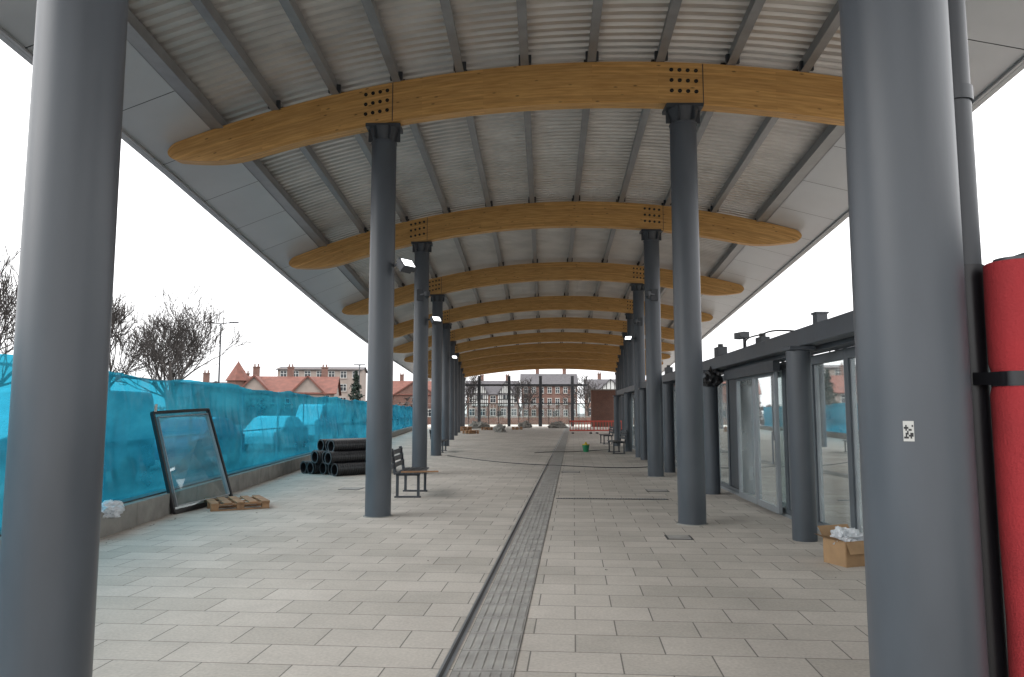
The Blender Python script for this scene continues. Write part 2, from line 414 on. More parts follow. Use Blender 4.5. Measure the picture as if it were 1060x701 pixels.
# ------------------------------------------------------------ left low wall + film fence
def seg(mb,fx,off,w,z0,z1,ya,yb,step):
    y=ya
    while y<yb:
        y2=min(yb,y+step)-.012
        mb.beam((fx(y)+off,y,(z0+z1)/2),(fx(y2)+off,y2,(z0+z1)/2),w,z1-z0); y+=step
lw=empty('low_wall')
m=MB(); seg(m,XW,-.17,.34,-.02,.33,-6,84,2.4); m.obj('concrete_kerb','concrete',lw,bevel=.012)
m=MB(); seg(m,XW,-.20,.16,.331,.352,-6,84,1.2); m.obj('drain_channel','steel_d',lw)
fe=empty('debris_fence')
def XF(Y): return XW(Y)-.52
m=MB(); ny=900; nz=9
for a in range(ny+1):
    Y=-3+80*a/ny
    sag=.035*math.sin(Y*.9)+.02*math.sin(Y*2.3+1)
    for b in range(nz+1):
        q=b/nz
        x=XF(Y)+.03*math.sin(Y*5+q*3)*math.sin(Y*1.7)+.018*math.sin(Y*13+q*7)+.035*math.sin(q*9+Y*.6)+.05*noise.noise(Vector((Y*.9,q*2.5,3)))
        z=.22+q*(1.98+sag*(1))
        m.v.append((x,Y,z))
for a in range(ny):
    for b in range(nz):
        k=a*(nz+1)+b; m.f.append((k,k+nz+1,k+nz+2,k+1))
m.obj('blue_sheeting','film',fe,True)
m=MB(); y=-2.5
while y<77:
    m.cyl((XF(y)-.12,y,0),(XF(y)-.12,y,2.2),.022,n=8)
    m.box((XF(y)-.12,y,.08),(.5,.24,.16))
    y+=3.4
seg(m,XF,-.12,.035,2.14,2.175,-3,77,3.4); seg(m,XF,-.12,.03,.28,.31,-3,77,3.4); seg(m,XF,-.12,.03,1.15,1.18,-3,77,3.4)
m.obj('fence_posts','framelight',fe,True)
# ------------------------------------------------------------ leaning glazed frame
lf=empty('window_frame')
BL=Vector((-5.36,12.0,.03));BR=Vector((-5.10,13.75,.06));TL=Vector((-5.80,12.05,1.60));TR=Vector((-5.64,13.85,1.66))
nn=(BR-BL).cross(TL-BL).normalized()
m=MB()
def fb(a,b,w=.045,t=.06): m.beam(a,b,w,t,up=nn)
fb(BL,TL);fb(BR,TR);fb(BL,BR,.075);fb(TL,TR)
m.obj('frame','black',lf,bevel=.004)
m=MB(); 
m.beam(BL*.95+TR*.05,BR*.95+TL*.05,.012,.07,up=nn); m.beam(TL*.95+BR*.05,TR*.95+BL*.05,.012,.07,up=nn)
m.beam(BL*.95+TR*.05,TL*.95+BR*.05,.012,.07,up=nn); m.beam(BR*.95+TL*.05,TR*.95+BL*.05,.012,.07,up=nn)
m.obj('gasket','framelight',lf)
m=MB(); m.quad(BL,BR,TR,TL); m.obj('pane','glass',lf)
m=MB(); a=TL+Vector((.03,0,.02)); m.quad(a,a+Vector((.02,.05,0)),a+Vector((.03,.05,.12)),a+Vector((.01,0,.12))); m.obj('label','white',lf)
def blob(name,c,rad,mat,seed,sub=4):
    bm_=bmesh.new(); bmesh.ops.create_icosphere(bm_,subdivisions=sub,radius=1)
    for v in bm_.verts:
        d=v.co.normalized(); k=1+.55*noise.noise(d*2.2+Vector((seed,0,0)))+.3*noise.noise(d*6+Vector((0,seed,0)))
        v.co=Vector((d.x*rad[0]*k,d.y*rad[1]*k,max(-rad[2]*.8,d.z*rad[2]*k)))
        v.co+=Vector(c)
    me=bpy.data.meshes.new(name); bm_.to_mesh(me); bm_.free(); me.materials.append(M[mat])
    o=bpy.data.objects.new(name,me); sc.collection.objects.link(o); return o
blob('rag',(-5.33,10.0,.32),(.15,.24,.11),'plastic',3)
def pallet(x,y,rz_,n=1,z=0):
    e=empty('wooden_pallet'); m=MB(); R=Matrix.Rotation(rz_,3,'Z')
    for L in range(n):
        zz=z+L*.135
        for k in range(5): 
            p=R@Vector((-.4+k*.2,0,0)); m.box((x+p.x,y+p.y,zz+.122),(.13,1.0,.02),rz_)
        for k in(-1,0,1):
            p=R@Vector((0,k*.43,0)); m.box((x+p.x,y+p.y,zz+.098),(.93,.09,.022),rz_)
            for j in(-1,0,1):
                p=R@Vector((j*.4,k*.43,0)); m.box((x+p.x,y+p.y,zz+.055),(.12,.09,.062),rz_)
            p=R@Vector((0,k*.43,0)); m.box((x+p.x,y+p.y,zz+.012),(.93,.09,.02),rz_)
    m.obj('planks','wood',e,bevel=.003); return e
pallet(-4.72,12.95,.5)
for (x,y,r,n_) in((-4.1,66,.3,3),(-2.2,70,.9,2),(.5,72,.1,2),(-5.5,60,.2,4),(-3.2,58,.6,2)): pallet(x,y,r,n_)
# ------------------------------------------------------------ pipe stack
ps=empty('pipe_stack')
ax=Vector((.70,.71,0)).normalized(); pr=Vector((-ax.y,ax.x,0)); 
base=Vector((-4.95,19.6,0)); R=.165
lay=[(0,5),(1,4),(2,3)]
cnt=0
for L,n_ in lay:
    for k in range(n_):
        c=base+pr*((k+L*.5-2)*R*2.04)+Vector((0,0,R+L*R*1.75))
        c=c+ax*random.uniform(-.16,.2)
        ln=1.7+random.uniform(-.15,.25)
        m=MB(); seg_n=int(ln/.07); nseg=24
        rr=[]
        for q in range(seg_n+1):
            p=c+ax*(ln*q/seg_n); rr.append((p,R)); rr.append((p+ax*.025,R)); rr.append((p+ax*.035,R*.94)); rr.append((p+ax*.06,R*.94))
        allr=rr+[(rr[-1][0],R*.82),(c,R*.82),rr[0]]
        a_=ax.orthogonal().normalized(); b_=ax.cross(a_)
        for p,r_ in allr:
            for t in range(nseg):
                th=2*math.pi*t/nseg; m.v.append(tuple(p+(a_*math.cos(th)+b_*math.sin(th))*r_))
        for q in range(len(allr)-1):
            for t in range(nseg):
                t2=(t+1)%nseg; m.f.append((q*nseg+t,q*nseg+t2,(q+1)*nseg+t2,(q+1)*nseg+t))
        m.obj('pipe_%d'%cnt,'hdpe',ps)
        m=MB()
        for t in range(nseg):
            th=2*math.pi*t/nseg; t2=2*math.pi*(t+1)/nseg; cc=c-ax*.003
            f=lambda th,r_: cc+(a_*math.cos(th)+b_*math.sin(th))*r_
            m.quad(f(th,R*.82),f(t2,R*.82),f(t2,R),f(th,R))
        m.obj('pipe_rim_%d'%cnt,'hdpe_rim',ps); cnt+=1
# ------------------------------------------------------------ benches
def bench(x,y,rz_,L=1.8,back=True):
    e=empty('bench',(x,y,0)); e.rotation_euler=(0,0,rz_)
    m=MB()
    for yy in(-L/2+.2,L/2-.2):
        m.box((-.2,yy,.22),(.05,.06,.44)); m.box((.2,yy,.22),(.05,.06,.44)); m.box((0,yy,.43),(.46,.06,.04))
        m.box((0,yy,.015),(.5,.08,.03))
        if back: m.beam((-.24,yy,.43),(-.32,yy,.92),.05,.06)
    m.obj('legs','steel_d',e,bevel=.004)
    m=MB()
    for k in range(5): m.box((-.18+k*.1,0,.465),(.08,L,.025))
    if back:
        for k in range(3): m.box((-.27-k*.02,0,.60+k*.12),(.025,L,.09))
    m.obj('seat_slats','steel_d' if back else 'wood',e,bevel=.004)
    return e
bench(-1.98,14.9,.0,1.5); bench(4.2,30.2,math.pi,1.8); bench(4.9,39,math.pi,1.8); bench(-3.0,31,0,1.8)
m=MB(); m.box((-1.75,14.3,.491),(.7,.16,.022),.15); m.obj('timber_plank','wood')
e=empty('bucket',(3.05,31,0)); m=MB(); m.cyl((0,0,0),(0,0,.28),.11,.15,20); m.obj('pail','green',e,True)
m=MB(); m.cyl((0,0,.285),(0,0,.31),.155,.155,20); m.cyl((0,0,.31),(0,0,.40),.07,.03,12); m.obj('lid','yellow',e,True)
def curve(name,pts,r,mat,parent=None,cyc=False):
    cu=bpy.data.curves.new(name,'CURVE'); cu.dimensions='3D'; cu.bevel_depth=r; cu.bevel_resolution=2
    sp=cu.splines.new('NURBS'); sp.points.add(len(pts)-1); sp.order_u=4; sp.use_endpoint_u=True
    for q,p in zip(sp.points,pts): q.co=(*p,1)
    o=bpy.data.objects.new(name,cu); sc.collection.objects.link(o); cu.materials.append(M[mat]); 
    if parent:o.parent=parent
    return o
curve('power_cable',[(-2.4,28,.012),(-1.6,26.4,.012),(-.6,24.6,.012),(.6,23.2,.012),(1.8,22.7,.012),(2.8,21.8,.012),(3.9,21.9,.012),(4.6,23,.012)],.012,'black')
curve('hose',[(.9,30,.012),(1.5,31,.012),(2.4,30.4,.012),(3.3,31.6,.012),(4.2,32.6,.012)],.014,'black')
# ------------------------------------------------------------ flood lights & boxes on columns
def flood(col,side,z,az):
    x,y=col; e=empty('floodlight'); m=MB()
    m.beam((x+side*.18,y-.05,z),(x+side*.42,y-.16,z+.02),.04,.04)
    Rm=Matrix.Rotation(az,3,'Z')@Matrix.Rotation(math.radians(-38),3,'X')
    c=Vector((x+side*.42,y-.2,z-.02)); m.box(c,(.28,.09,.20),mat=Rm)
    m.box(c+Rm@Vector((0,.07,0)),(.22,.06,.16),mat=Rm)
    m.obj('housing','steel_d',e,bevel=.006)
    m=MB(); cc=c+Rm@Vector((0,-.048,0)); m.box(cc,(.22,.006,.14),mat=Rm); m.obj('led_panel','led',e)
flood(colL(1),1,3.95,.9); flood(colL(2),1,4.1,.7); flood(colR(3),-1,4.3,-.5); flood(colL(4),1,4.3,.5)
def cctv(col,z,s=-1):
    x,y=col; e=empty('cctv_camera'); m=MB(); m.box((x,y-.22,z),(.18,.1,.3)); m.beam((x,y-.27,z),(x+s*.2,y-.4,z+.02),.04,.04)
    m.cyl((x+s*.2,y-.4,z-.05),(x+s*.2,y-.4,z+.06),.07,.08,16); m.obj('bracket','steel_d',e); 
    m=MB(); m.cyl((x+s*.2,y-.4,z-.12),(x+s*.2,y-.4,z-.052),.03,.065,16); m.obj('dome','darkglass',e,True)
cctv(colR(3),4.9); cctv(colL(2),4.75,1); cctv(colR(2),4.6)
x,y=colR(0); e=empty('qr_label'); m=MB(); th0=math.radians(-129)
def onc(th,z,r=.2015): return (x+r*math.cos(th),y+r*math.sin(th),z)
for k in range(3):
    a=th0+k*.06; m.quad(onc(a,1.495),onc(a+.06,1.495),onc(a+.06,1.57),onc(a,1.57))
m.obj('sticker','white',e)
m=MB()
for r in range(7):
    for c in range(6):
        if random.random()<.52:
            a=th0+.012+c*.026; z=1.505+r*.0072; m.quad(onc(a,z,.2022),onc(a+.026,z,.2022),onc(a+.026,z+.0072,.2022),onc(a,z+.0072,.2022))
m.obj('code','black',e)
# ------------------------------------------------------------ downpipe + red foam
e=empty('downpipe'); m=MB(); px,py=1.87,3.03
m.cyl((px,py,-.01),(px,py,6.4),.062,n=32); 
for z in(2.9,5.0): m.cyl((px,py,z),(px,py,z+.06),.07,n=32)
m.obj('pipe','pipe',e,True)
m=MB(); m.cyl((px,py,0),(px,py,2.2),.069,n=32); m.obj('wrap','tape',e,True)
m=MB(); 
for z in(2.6,5.2): m.beam((px-.2,py,z),(px,py,z),.03,.04)
m.obj('clips','steel_d',e)
e=empty('foam_wrapped_post'); m=MB(); qx,qy=1.965,2.87
prof=[(0,.104),(.3,.106),(.8,.103),(1.2,.106),(1.67,.104),(1.70,.097),(1.76,.097),(1.79,.104),(2.0,.106),(2.18,.104),(2.184,.098),(2.186,.07)]
nn_=40
for z,r in prof:
    for t in range(nn_):
        th=2*math.pi*t/nn_; rr_=r+.002*math.sin(3*th+z*4)
        m.v.append((qx+math.cos(th)*rr_,qy+math.sin(th)*rr_,z))
for k in range(len(prof)-1):
    for t in range(nn_):
        t2=(t+1)%nn_; m.f.append((k*nn_+t,k*nn_+t2,(k+1)*nn_+t2,(k+1)*nn_+t))
m.obj('foam','red',e,True)
m=MB(); m.cyl((qx,qy,1.702),(qx,qy,1.758),.1005,n=40); m.obj('strap','tape',e,True)
m=MB(); m.beam((qx-.085,qy-.050,1.73),(px-.03,py-.066,1.735),.008,.05); m.obj('strap_tail','tape',e)
m=MB(); m.cyl((qx,qy,0),(qx,qy,2.2),.069,n=24); m.obj('post','steel',e,True)
# ------------------------------------------------------------ glass shelter right
gs=empty('glass_shelter')
YE=36.6
fr=MB(); gl=MB(); li=MB(); post=MB(); pan=MB()
for Y in(1.2,9.6,15.0,20.4,25.8,31.2,36.5):
    X=XG(Y); r=.15
    post.cyl((X,Y,-.01),(X,Y,2.40),r,r,32)
    post.box((X,Y,2.425),(.34,.34,.05))
    post.beam((X+.5,Y,2.45),(X+2.9,Y+.2,2.45),.1,.16)
seg(post,XG,.10,.20,2.455,2.68,-1,YE,80)
seg(post,XG,.34,.22,2.40,2.60,-1,YE,80)
post.obj('steel_frame','steel',gs,True,bevel=.006)
y=.4; k=0
def XD(Y): return XG(Y)+.48
while y<YE-1:
    w=1.25
    x0,x1=XD(y),XD(y+w)
    fr.beam((x0,y,0),(x0,y,2.4),.09,.11,up=(0,1,0))
    for z in(.06,2.33): fr.beam((x0,y+.06,z),(x1,y+w-.06,z),.09,.12)
    if k%4==3 and k!=7:
        pan.beam((x0,y+.055,1.2),(x1,y+w-.055,1.2),.05,2.14)
    else:
        gl.quad((x0,y+.05,.1),(x1,y+w-.05,.1),(x1,y+w-.05,2.29),(x0,y+.05,2.29))
        li.beam((x0-.012,y+.09,.13),(x0-.012,y+.09,2.26),.03,.03,up=(0,1,0)); li.beam((x1-.012,y+w-.09,.13),(x1-.012,y+w-.09,2.26),.03,.03,up=(0,1,0))
    X0,X1=x0+2.5,x1+2.5
    fr.beam((X0,y,0),(X0,y,2.4),.07,.09,up=(0,1,0))
    for z in(.05,1.0,2.36): fr.beam((X0,y+.04,z),(X1,y+w-.04,z),.06,.08)
    y+=w;k+=1
fr.obj('mullions','frame',gs); gl.obj('glazing','glass2',gs); li.obj('door_edges','framelight',gs); pan.obj('solid_panels','steel',gs)
m=MB(); seg(m,XD,0,.12,0,.045,-1,YE,80); m.obj('threshold','framelight',gs)
e=empty('sliding_door'); m=MB(); g2=MB()
def XQ(Y): return XG(Y)+.34
for (a,b) in((11.75,12.85),(12.95,14.1)):
    A=Vector((XQ(a),a,0));B=Vector((XQ(b),b,0))
    for p in(A,B): m.beam(p+Vector((0,0,.05)),p+Vector((0,0,2.26)),.06,.08,up=(0,1,0))
    for z in(.09,2.24): m.beam(A+Vector((0,0,z)),B+Vector((0,0,z)),.06,.10)
    g2.quad(A+Vector((0,0,.1)),B+Vector((0,0,.1)),B+Vector((0,0,2.22)),A+Vector((0,0,2.22)))
m.obj('leaf_frames','framelight',e,bevel=.004); g2.obj('panes','glass2',e)
m=MB(); m.beam((XQ(11.2)-.14,11.2,2.31),(XQ(14.4)-.14,14.4,2.31),.1,.16); m.obj('header','steel_d',e)
m=MB(); m.box((XQ(11.8)-.06,11.8,1.05),(.02,.03,.5)); m.obj('handle','framelight',e)
TB=2.68
for (Y,h,w_) in((11.6,.10,.25),(14.5,.2,.3),(21,.2,.3)):
    e=empty('junction_box'); m=MB(); m.box((XG(Y)+.12,Y,TB+h/2),(w_*.6,w_,h)); m.obj('box','steel_d',e,bevel=.01)
    m=MB(); m.cyl((XG(Y)+.12,Y,TB+h),(XG(Y)+.12,Y,TB+.06+h),.05,.05,12); m.obj('gland','black',e)
curve('loose_cable',[(XG(10)+.1,10,TB+.02),(XG(10.6)-.05,10.6,TB+.12),(XG(11)-.02,11,TB+.05),(XG(12)-.08,12,TB+.15),(XG(12.6)+.1,12.6,TB+.03)],.012,'black')
e=empty('cctv_camera'); m=MB(); m.beam((XG(12.6)+.1,12.6,TB),(XG(12.6)+.1,12.6,TB+.18),.05,.05); m.box((XG(12.6)+.02,12.5,TB+.22),(.12,.28,.11),.3); m.obj('body','steel_d',e,bevel=.01)
m=MB(); m.cyl((XG(12.6)-.02,12.36,TB+.22),(XG(12.6)-.025,12.32,TB+.22),.04,.04,14); m.obj('lens','darkglass',e)
e=empty('steel_upstand'); m=MB(); m.box((XG(9.75)+.36,9.75,2.72),(.14,.14,.36)); m.box((XG(9.75)+.36,9.75,2.91),(.17,.17,.025)); m.obj('post_stub','steel',e)
blob('black_sheet_bundle',(XG(15)+.02,14.82,2.28),(.17,.17,.2),'black',9,3)
# card box
e=empty('cardboard_box',(3.62,8.15,0)); e.rotation_euler=(0,0,.35)
m=MB(); a,b,h=.21,.16,.26
for (c,dm) in(((0,-b,h/2),(2*a,.008,h)),((0,b,h/2),(2*a,.008,h)),((-a,0,h/2),(.008,2*b-.01,h)),((a,0,h/2),(.008,2*b-.01,h)),((0,0,.006),(2*a-.01,2*b-.01,.008))): m.box(c,dm)
m.quad((-a,-b,h),(-a,b,h),(-a-.13,b,h+.05),(-a-.13,-b,h+.05)); m.quad((a,-b,h),(a,b,h),(a+.1,b,h-.1),(a+.1,-b,h-.1)); m.quad((-a,b,h),(a,b,h),(a,b+.08,h+.11),(-a,b+.08,h+.11)); m.quad((-a,-b,h),(a,-b,h),(a,-b-.06,h-.12),(-a,-b-.06,h-.12))
m.obj('carton','card',e)
o=blob('plastic_wrap',(0,0,.25),(.18,.13,.10),'plastic',5); o.parent=e
o=blob('plastic_wrap_2',(-.1,.03,.30),(.08,.08,.07),'plastic',12); o.parent=e
e=empty('opposite_shelter'); m=MB()
for Y in range(6,60,6):
    m.cyl((11.2+Y*.1,Y,0),(11.2+Y*.1,Y,3.3),.12,n=16)
m.obj('posts','steel',e,True)
m=MB(); m.beam((11.6,4,3.42),(17,58,3.42),2.4,.16); m.obj('roof_slab','frame',e)
m=MB(); m.beam((11.6,4,3.56),(17,58,3.56),2.2,.12); m.obj('green_roof','grass',e)
# ------------------------------------------------------------ cars behind film
def car(x,y,rz_,mat,van=False):
    e=empty('parked_van' if van else 'parked_car',(x,y,0)); e.rotation_euler=(0,0,rz_)
    if van: prof=[(-2.5,.35),(-2.5,1.0),(-2.35,1.15),(-1.6,1.3),(-1.0,2.0),(-.7,2.1),(2.4,2.1),(2.5,1.9),(2.5,.35)]
    else: prof=[(-2.1,.3),(-2.12,.65),(-2.0,.8),(-1.1,.92),(-.4,1.4),(.1,1.47),(1.0,1.42),(1.7,.98),(2.05,.92),(2.1,.3)]
    m=MB(); hw=.85; n=len(prof)
    for s_ in(-1,1):
        for (a,b) in prof: m.v.append((a,s_*(hw if b<1 else hw*.86),b))
    for k in range(n): j=(k+1)%n; m.f.append((k,j,n+j,n+k))
    m.f.append(tuple(range(n))[::-1]); m.f.append(tuple(range(n,2*n)))
    m.obj('body',mat,e,bevel=.05)
    m=MB()
    if van: wins=[[(-1.45,1.35),(-.98,1.92),(-.3,1.92),(-.3,1.35)]]
    else: wins=[[(-.95,.98),(-.38,1.34),(.2,1.38),(.2,.98)],[(.28,.98),(.28,1.38),(.95,1.34),(1.45,1.0)]]
    for w_ in wins:
        for s_ in(-1,1): m.quad(*[(a,s_*(hw*.90 if b<1.1 else hw*.875),b) for a,b in w_])
    m.obj('windows','darkglass',e)
    m=MB()
    for a in(-1.35,1.35):
        for s_ in(-1,1): m.cyl((a,s_*.66,.32),(a,s_*.88,.32),.32,n=24)
    m.obj('wheels','rubber',e,True)
car(-9.5,15.5,1.5,M['carw'],True); car(-9.8,23,1.55,M['carb']); car(-10.5,33,1.5,M['carw']); car(-13,10,1.5,M['carb']); car(-11.5,44,1.5,M['carw'],True)
# ------------------------------------------------------------ buildings
def house(name,x,y,rz_,w,d,h,rh,wall,roofm,fl=2,nw=4,gables=0,chim=2,timber=False):
    e=empty(name,(x,y,0)); e.rotation_euler=(0,0,rz_)
    m=MB(); m.box((0,0,h/2),(w,d,h)); 
    m.tri((-w/2,-d/2,h),(-w/2,0,h+rh),(-w/2,d/2,h)); m.tri((w/2,-d/2,h),(w/2,0,h+rh),(w/2,d/2,h))
    m.obj('walls',wall,e)
    o=.35; z0=h-.05
    m=MB()
    for s_ in(-1,1):
        m.quad((-w/2-o,s_*(d/2+o),z0-.1),(w/2+o,s_*(d/2+o),z0-.1),(w/2+o,0,h+rh+.06),(-w/2-o,0,h+rh+.06))
        m.quad((-w/2-o,s_*(d/2+o),z0-.25),(w/2+o,s_*(d/2+o),z0-.25),(w/2+o,0,h+rh-.08),(-w/2-o,0,h+rh-.08))
        m.beam((-w/2-o,s_*(d/2+o),z0-.18),(w/2+o,s_*(d/2+o),z0-.18),.08,.16)
    m.obj('roof',roofm,e)
    wf=MB();wg=MB();ws=MB()
    fh=h/fl
    for f in range(fl):
        for k in range(nw):
            xx=-w/2+w*(k+.5)/nw; ww=min(1.3,w/nw*.5); hh=fh*.52; zz=fh*(f+.55)
            wg.box((xx,-d/2-.01,zz),(ww,.06,hh))
            for q in(-1,0,1): wf.box((xx+q*ww/2,-d/2-.05,zz),(.08,.06,hh+.08))
            for q in(-1,.2,1): wf.box((xx,-d/2-.055,zz+q*hh/2),(ww+.1,.055,.08))
            ws.box((xx,-d/2-.08,zz-hh/2-.1),(ww+.3,.18,.1)); ws.box((xx,-d/2-.03,zz+hh/2+.13),(ww+.3,.06,.16))
    for k in range(gables):
        gx=-w/2+w*(k+.5)/gables; gw=w/gables*.62; gh=rh*.95
        G=MB(); yy=-d/2-.15
        n0=len(G.v); G.v+=[(gx-gw/2,yy,h-.1),(gx+gw/2,yy,h-.1),(gx,yy,h+gh)]; G.f.append((n0,n0+1,n0+2))
        G.box((gx,yy+.15,h-fh/2),(gw,.28,fh))
        G.obj('gable_%d'%k,'white' if timber else wall,e)
        R_=MB()
        for s_ in(-1,1): 
            R_.quad((gx+s_*(gw/2+.3),yy-.25,h-.35),(gx,yy-.25,h+gh+.12),(gx,0,h+gh+.12),(gx+s_*(gw/2+.3),0,h-.35))
            R_.beam((gx+s_*(gw/2+.3),yy-.25,h-.4),(gx,yy-.25,h+gh+.05),.1,.25)
        R_.obj('gable_roof_%d'%k,roofm,e)
        if timber:
            T=MB()
            for q in range(-3,4):
                px_=gx+q*gw/7.5; hh=(1-abs(q)/3.75)*gh
                T.box((px_,yy-.03,h-fh/2+hh/2),(.16,.06,fh+hh-.1))
            for z in(h-fh+.1,h-fh*.45,h+.02): T.box((gx,yy-.035,z),(gw,.055,.18))
            T.obj('timbers_%d'%k,'timberblack',e)
            wg.box((gx,yy-.04,h-fh*.22),(gw*.4,.06,fh*.4)); 
            for q in(-1,0,1): wf.box((gx+q*gw*.2,yy-.08,h-fh*.22),(.1,.06,fh*.42))
    wg.obj('window_glass','darkglass',e); wf.obj('window_frames','white',e); ws.obj('sills','cream',e)
    C=MB()
    for k in range(chim):
        cx=-w/2+w*(k+.5)/chim+.6; C.box((cx,.4,h+rh+.3),(.9,.6,2.2)); C.box((cx,.4,h+rh+1.45),(1.05,.75,.14))
        for q in(-.25,.25): C.cyl((cx+q,.4,h+rh+1.5),(cx+q,.4,h+rh+1.95),.12,.1,10)
    if chim: C.obj('chimneys','brick',e)
    D=MB(); D.box((w*.02+ (w/nw*.5),-d/2-.04,1.05),(1.0,.1,2.1)); D.obj('door','timberblack',e)
    return e
house('timber_framed_house',-5,190,.06,13,9,6.4,3.3,M['brick2'],M['slate'],2,5,2,2,True)
house('brick_house',9.5,193,0,14,9,8.6,3.0,M['brick'],M['slate'],3,7,0,2)
house('timber_framed_house',24.5,188,-.05,12,9,6.6,3.4,M['brick2'],M['slate'],2,5,1,2,True)
house('brick_house',40,186,-.1,15,9,6.4,3.4,M['brick2'],M['tile'],2,5,2,2)
house('brick_house',-22,170,.1,15,9,5.8,3.0,M['brick'],M['tile'],2,5,1,2)
for (x,y,r,w_,h_,wm,rm) in((38,62,-1.1,14,4.6,'brick','slate'),(34,80,-1.1,14,5.0,'brick2','tile'),(41,44,-1.25,14,4.2,'cream','slate'),(42,26,-1.4,15,4.2,'brick','slate')):
    house('terraced_house',x,y,r,w_,8,h_,2.2,M[wm],M[rm],2,5,0,2)
e=house('victorian_building',-34,112,.15,15,9,4.6,2.4,M['cream'],M['tile'],2,6,2,3)
m=MB(); m.cyl((-6.2,-3.6,0),(-6.2,-3.6,6.2),1.5,n=8); m.obj('turret_wall','brick',e)
m=MB(); m.cyl((-6.2,-3.6,6.2),(-6.2,-3.6,9.0),1.8,.05,8); m.cyl((-6.2,-3.6,8.9),(-6.2,-3.6,9.6),.05,.02,6); m.obj('turret_roof','tile',e)
house('victorian_building',-46,118,.2,12,9,4.2,2.2,M['brick2'],M['slate'],2,5,1,2)
house('apartment_block',-38,150,.1,16,10,10.2,.6,M['cream'],M['slate'],4,7,0,0)
e=empty('brick_wall'); m=MB(); m.box((10.6,86,2.1),(3.0,.4,4.2)); m.obj('wall','brick',e); m=MB(); m.box((10.6,86,4.26),(3.2,.55,.12)); m.obj('coping','concrete',e)
e=empty('end_screen'); m=MB()
for x in(-3.9,-.35,3.4,7.2): m.box((x,89,3.0),(.36,.36,6.0))
m.beam((-8,89,4.9),(9,89,4.9),.2,.24); m.beam((-8,89,2.7),(9,89,2.7),.08,.1)
for k in range(14): m.box((-7.6+k*1.2,89.3,1.35),(.07,.07,2.7))
m.obj('frame','steel_d',e)
m=MB(); m.quad((-8,89.35,.1),(9,89.35,.1),(9,89.35,2.65),(-8,89.35,2.65)); m.obj('panes','glass',e)
e=empty('low_brick_wall'); m=MB(); m.box((0,104,.5),(30,.3,1.0)); m.obj('wall','brick',e); m=MB(); m.box((0,104,1.04),(30.1,.4,.08)); m.obj('coping','concrete',e)
def barrier(x,y,rz_,mat='orange'):
    e=empty('barrier',(x,y,0)); e.rotation_euler=(0,0,rz_)
    m=MB(); m.box((0,0,.95),(1.9,.05,.12)); m.box((0,0,.25),(1.9,.05,.1))
    for k in range(9): m.box((-.9+k*.225,0,.6),(.05,.04,.62))
    m.obj('panel',mat,e); m=MB(); m.box((-.7,0,.05),(.12,.6,.1)); m.box((.7,0,.05),(.12,.6,.1)); m.obj('feet','rubber',e)
for k in range(4): barrier(5.4+k*1.9,58+k*.2,.05)
for k in range(3): barrier(8.2,48+k*2.1,1.4)
for k in range(5): barrier(9.6+k*.2,14+k*2.3,1.45)
for k in range(4): barrier(10.6+k*1.9,38,.1)
for (x,y,s_) in((-3.5,78,1.0),(1.4,80,.7),(4.8,79,.9),(-1,62,.5)):
    blob('rubble_pile',(x,y,.2),(s_,s_*.8,.45),'concrete',x,3)
# ------------------------------------------------------------ trees
def tree(name,x,y,h,seed,spread=.55,maxd=6,tw=.014):
    rnd=random.Random(seed)
    segs=[]
    def rec(p,d,L,r,dep):
        pts=[p]; q=p.copy(); dd=d.copy()
        for k in range(3):
            dd=(dd+Vector((rnd.uniform(-1,1),rnd.uniform(-1,1),rnd.uniform(-.3,.8)))*.14).normalized(); q=q+dd*L/3; pts.append(q.copy())
        r1=r*.66
        segs.append((pts,r,r1))
        if dep>=maxd: return
        nk=3 if dep>0 else 5
        for k in range(nk):
            a=rnd.uniform(0,2*math.pi); o=dd.orthogonal().normalized(); o.rotate(Matrix.Rotation(a,3,dd))
            nd=(dd+o*rnd.uniform(.35,.95)*spread*1.7+Vector((0,0,.22))).normalized()
            st=pts[rnd.choice((2,3,3,1) if dep>0 else (2,3,3))]
            rec(st,nd,L*rnd.uniform(.68,.88),r1*rnd.uniform(.65,.85),dep+1)
    rec(Vector((0,0,0)),Vector((0,0,1)),1.0,.085,0)
    zs=sorted(p.z for s in segs for p in s[0]); k_=h/zs[int(len(zs)*.93)]
    cu=bpy.data.curves.new(name,'CURVE'); cu.dimensions='3D'; cu.bevel_depth=1; cu.bevel_resolution=0
    for pts,r,r1 in segs:
        sp=cu.splines.new('POLY'); sp.points.add(3)
        for k,pp in enumerate(pts):
            sp.points[k].co=(*(pp*k_),1); sp.points[k].radius=max(tw,(r+(r1-r)*k/3)*k_)
    o=bpy.data.objects.new(name,cu); o.location=(x,y,0); sc.collection.objects.link(o); cu.materials.append(M['bark']); return o
tree('bare_tree',-27.2,60,10.0,1,.58,6,.017); tree('bare_tree',-35.5,64,10.6,2,.5,6,.02); tree('bare_tree',-40.5,58,12.5,3,.5,6,.02); tree('bare_tree',-32.5,70,9.8,5,.58,6,.017)
tree('bare_tree',48,70,9,6); tree('bare_tree',1.5,135,7,14,.7,5,.03); tree('bare_tree',-9,138,8,15,.7,5,.03); tree('bare_tree',14,136,7.5,16,.7,5,.03)
e=empty('pine_tree',(-17.6,84,0)); m=MB(); m.cyl((0,0,0),(0,0,6.2),.16,.02,8); m.obj('trunk','bark',e)
m=MB(); rnd=random.Random(4)
for k in range(2600):
    z=rnd.uniform(.8,6.3); R=(6.5-z)*.34*(0.75+.25*math.sin(z*7)); a=rnd.uniform(0,6.28); r=R*math.sqrt(rnd.uniform(.1,1)); c=Vector((r*math.cos(a),r*math.sin(a),z-r*.3))
    v=[c+Vector((rnd.uniform(-.17,.17),rnd.uniform(-.17,.17),rnd.uniform(-.13,.13))) for _ in range(3)]; m.tri(*v)
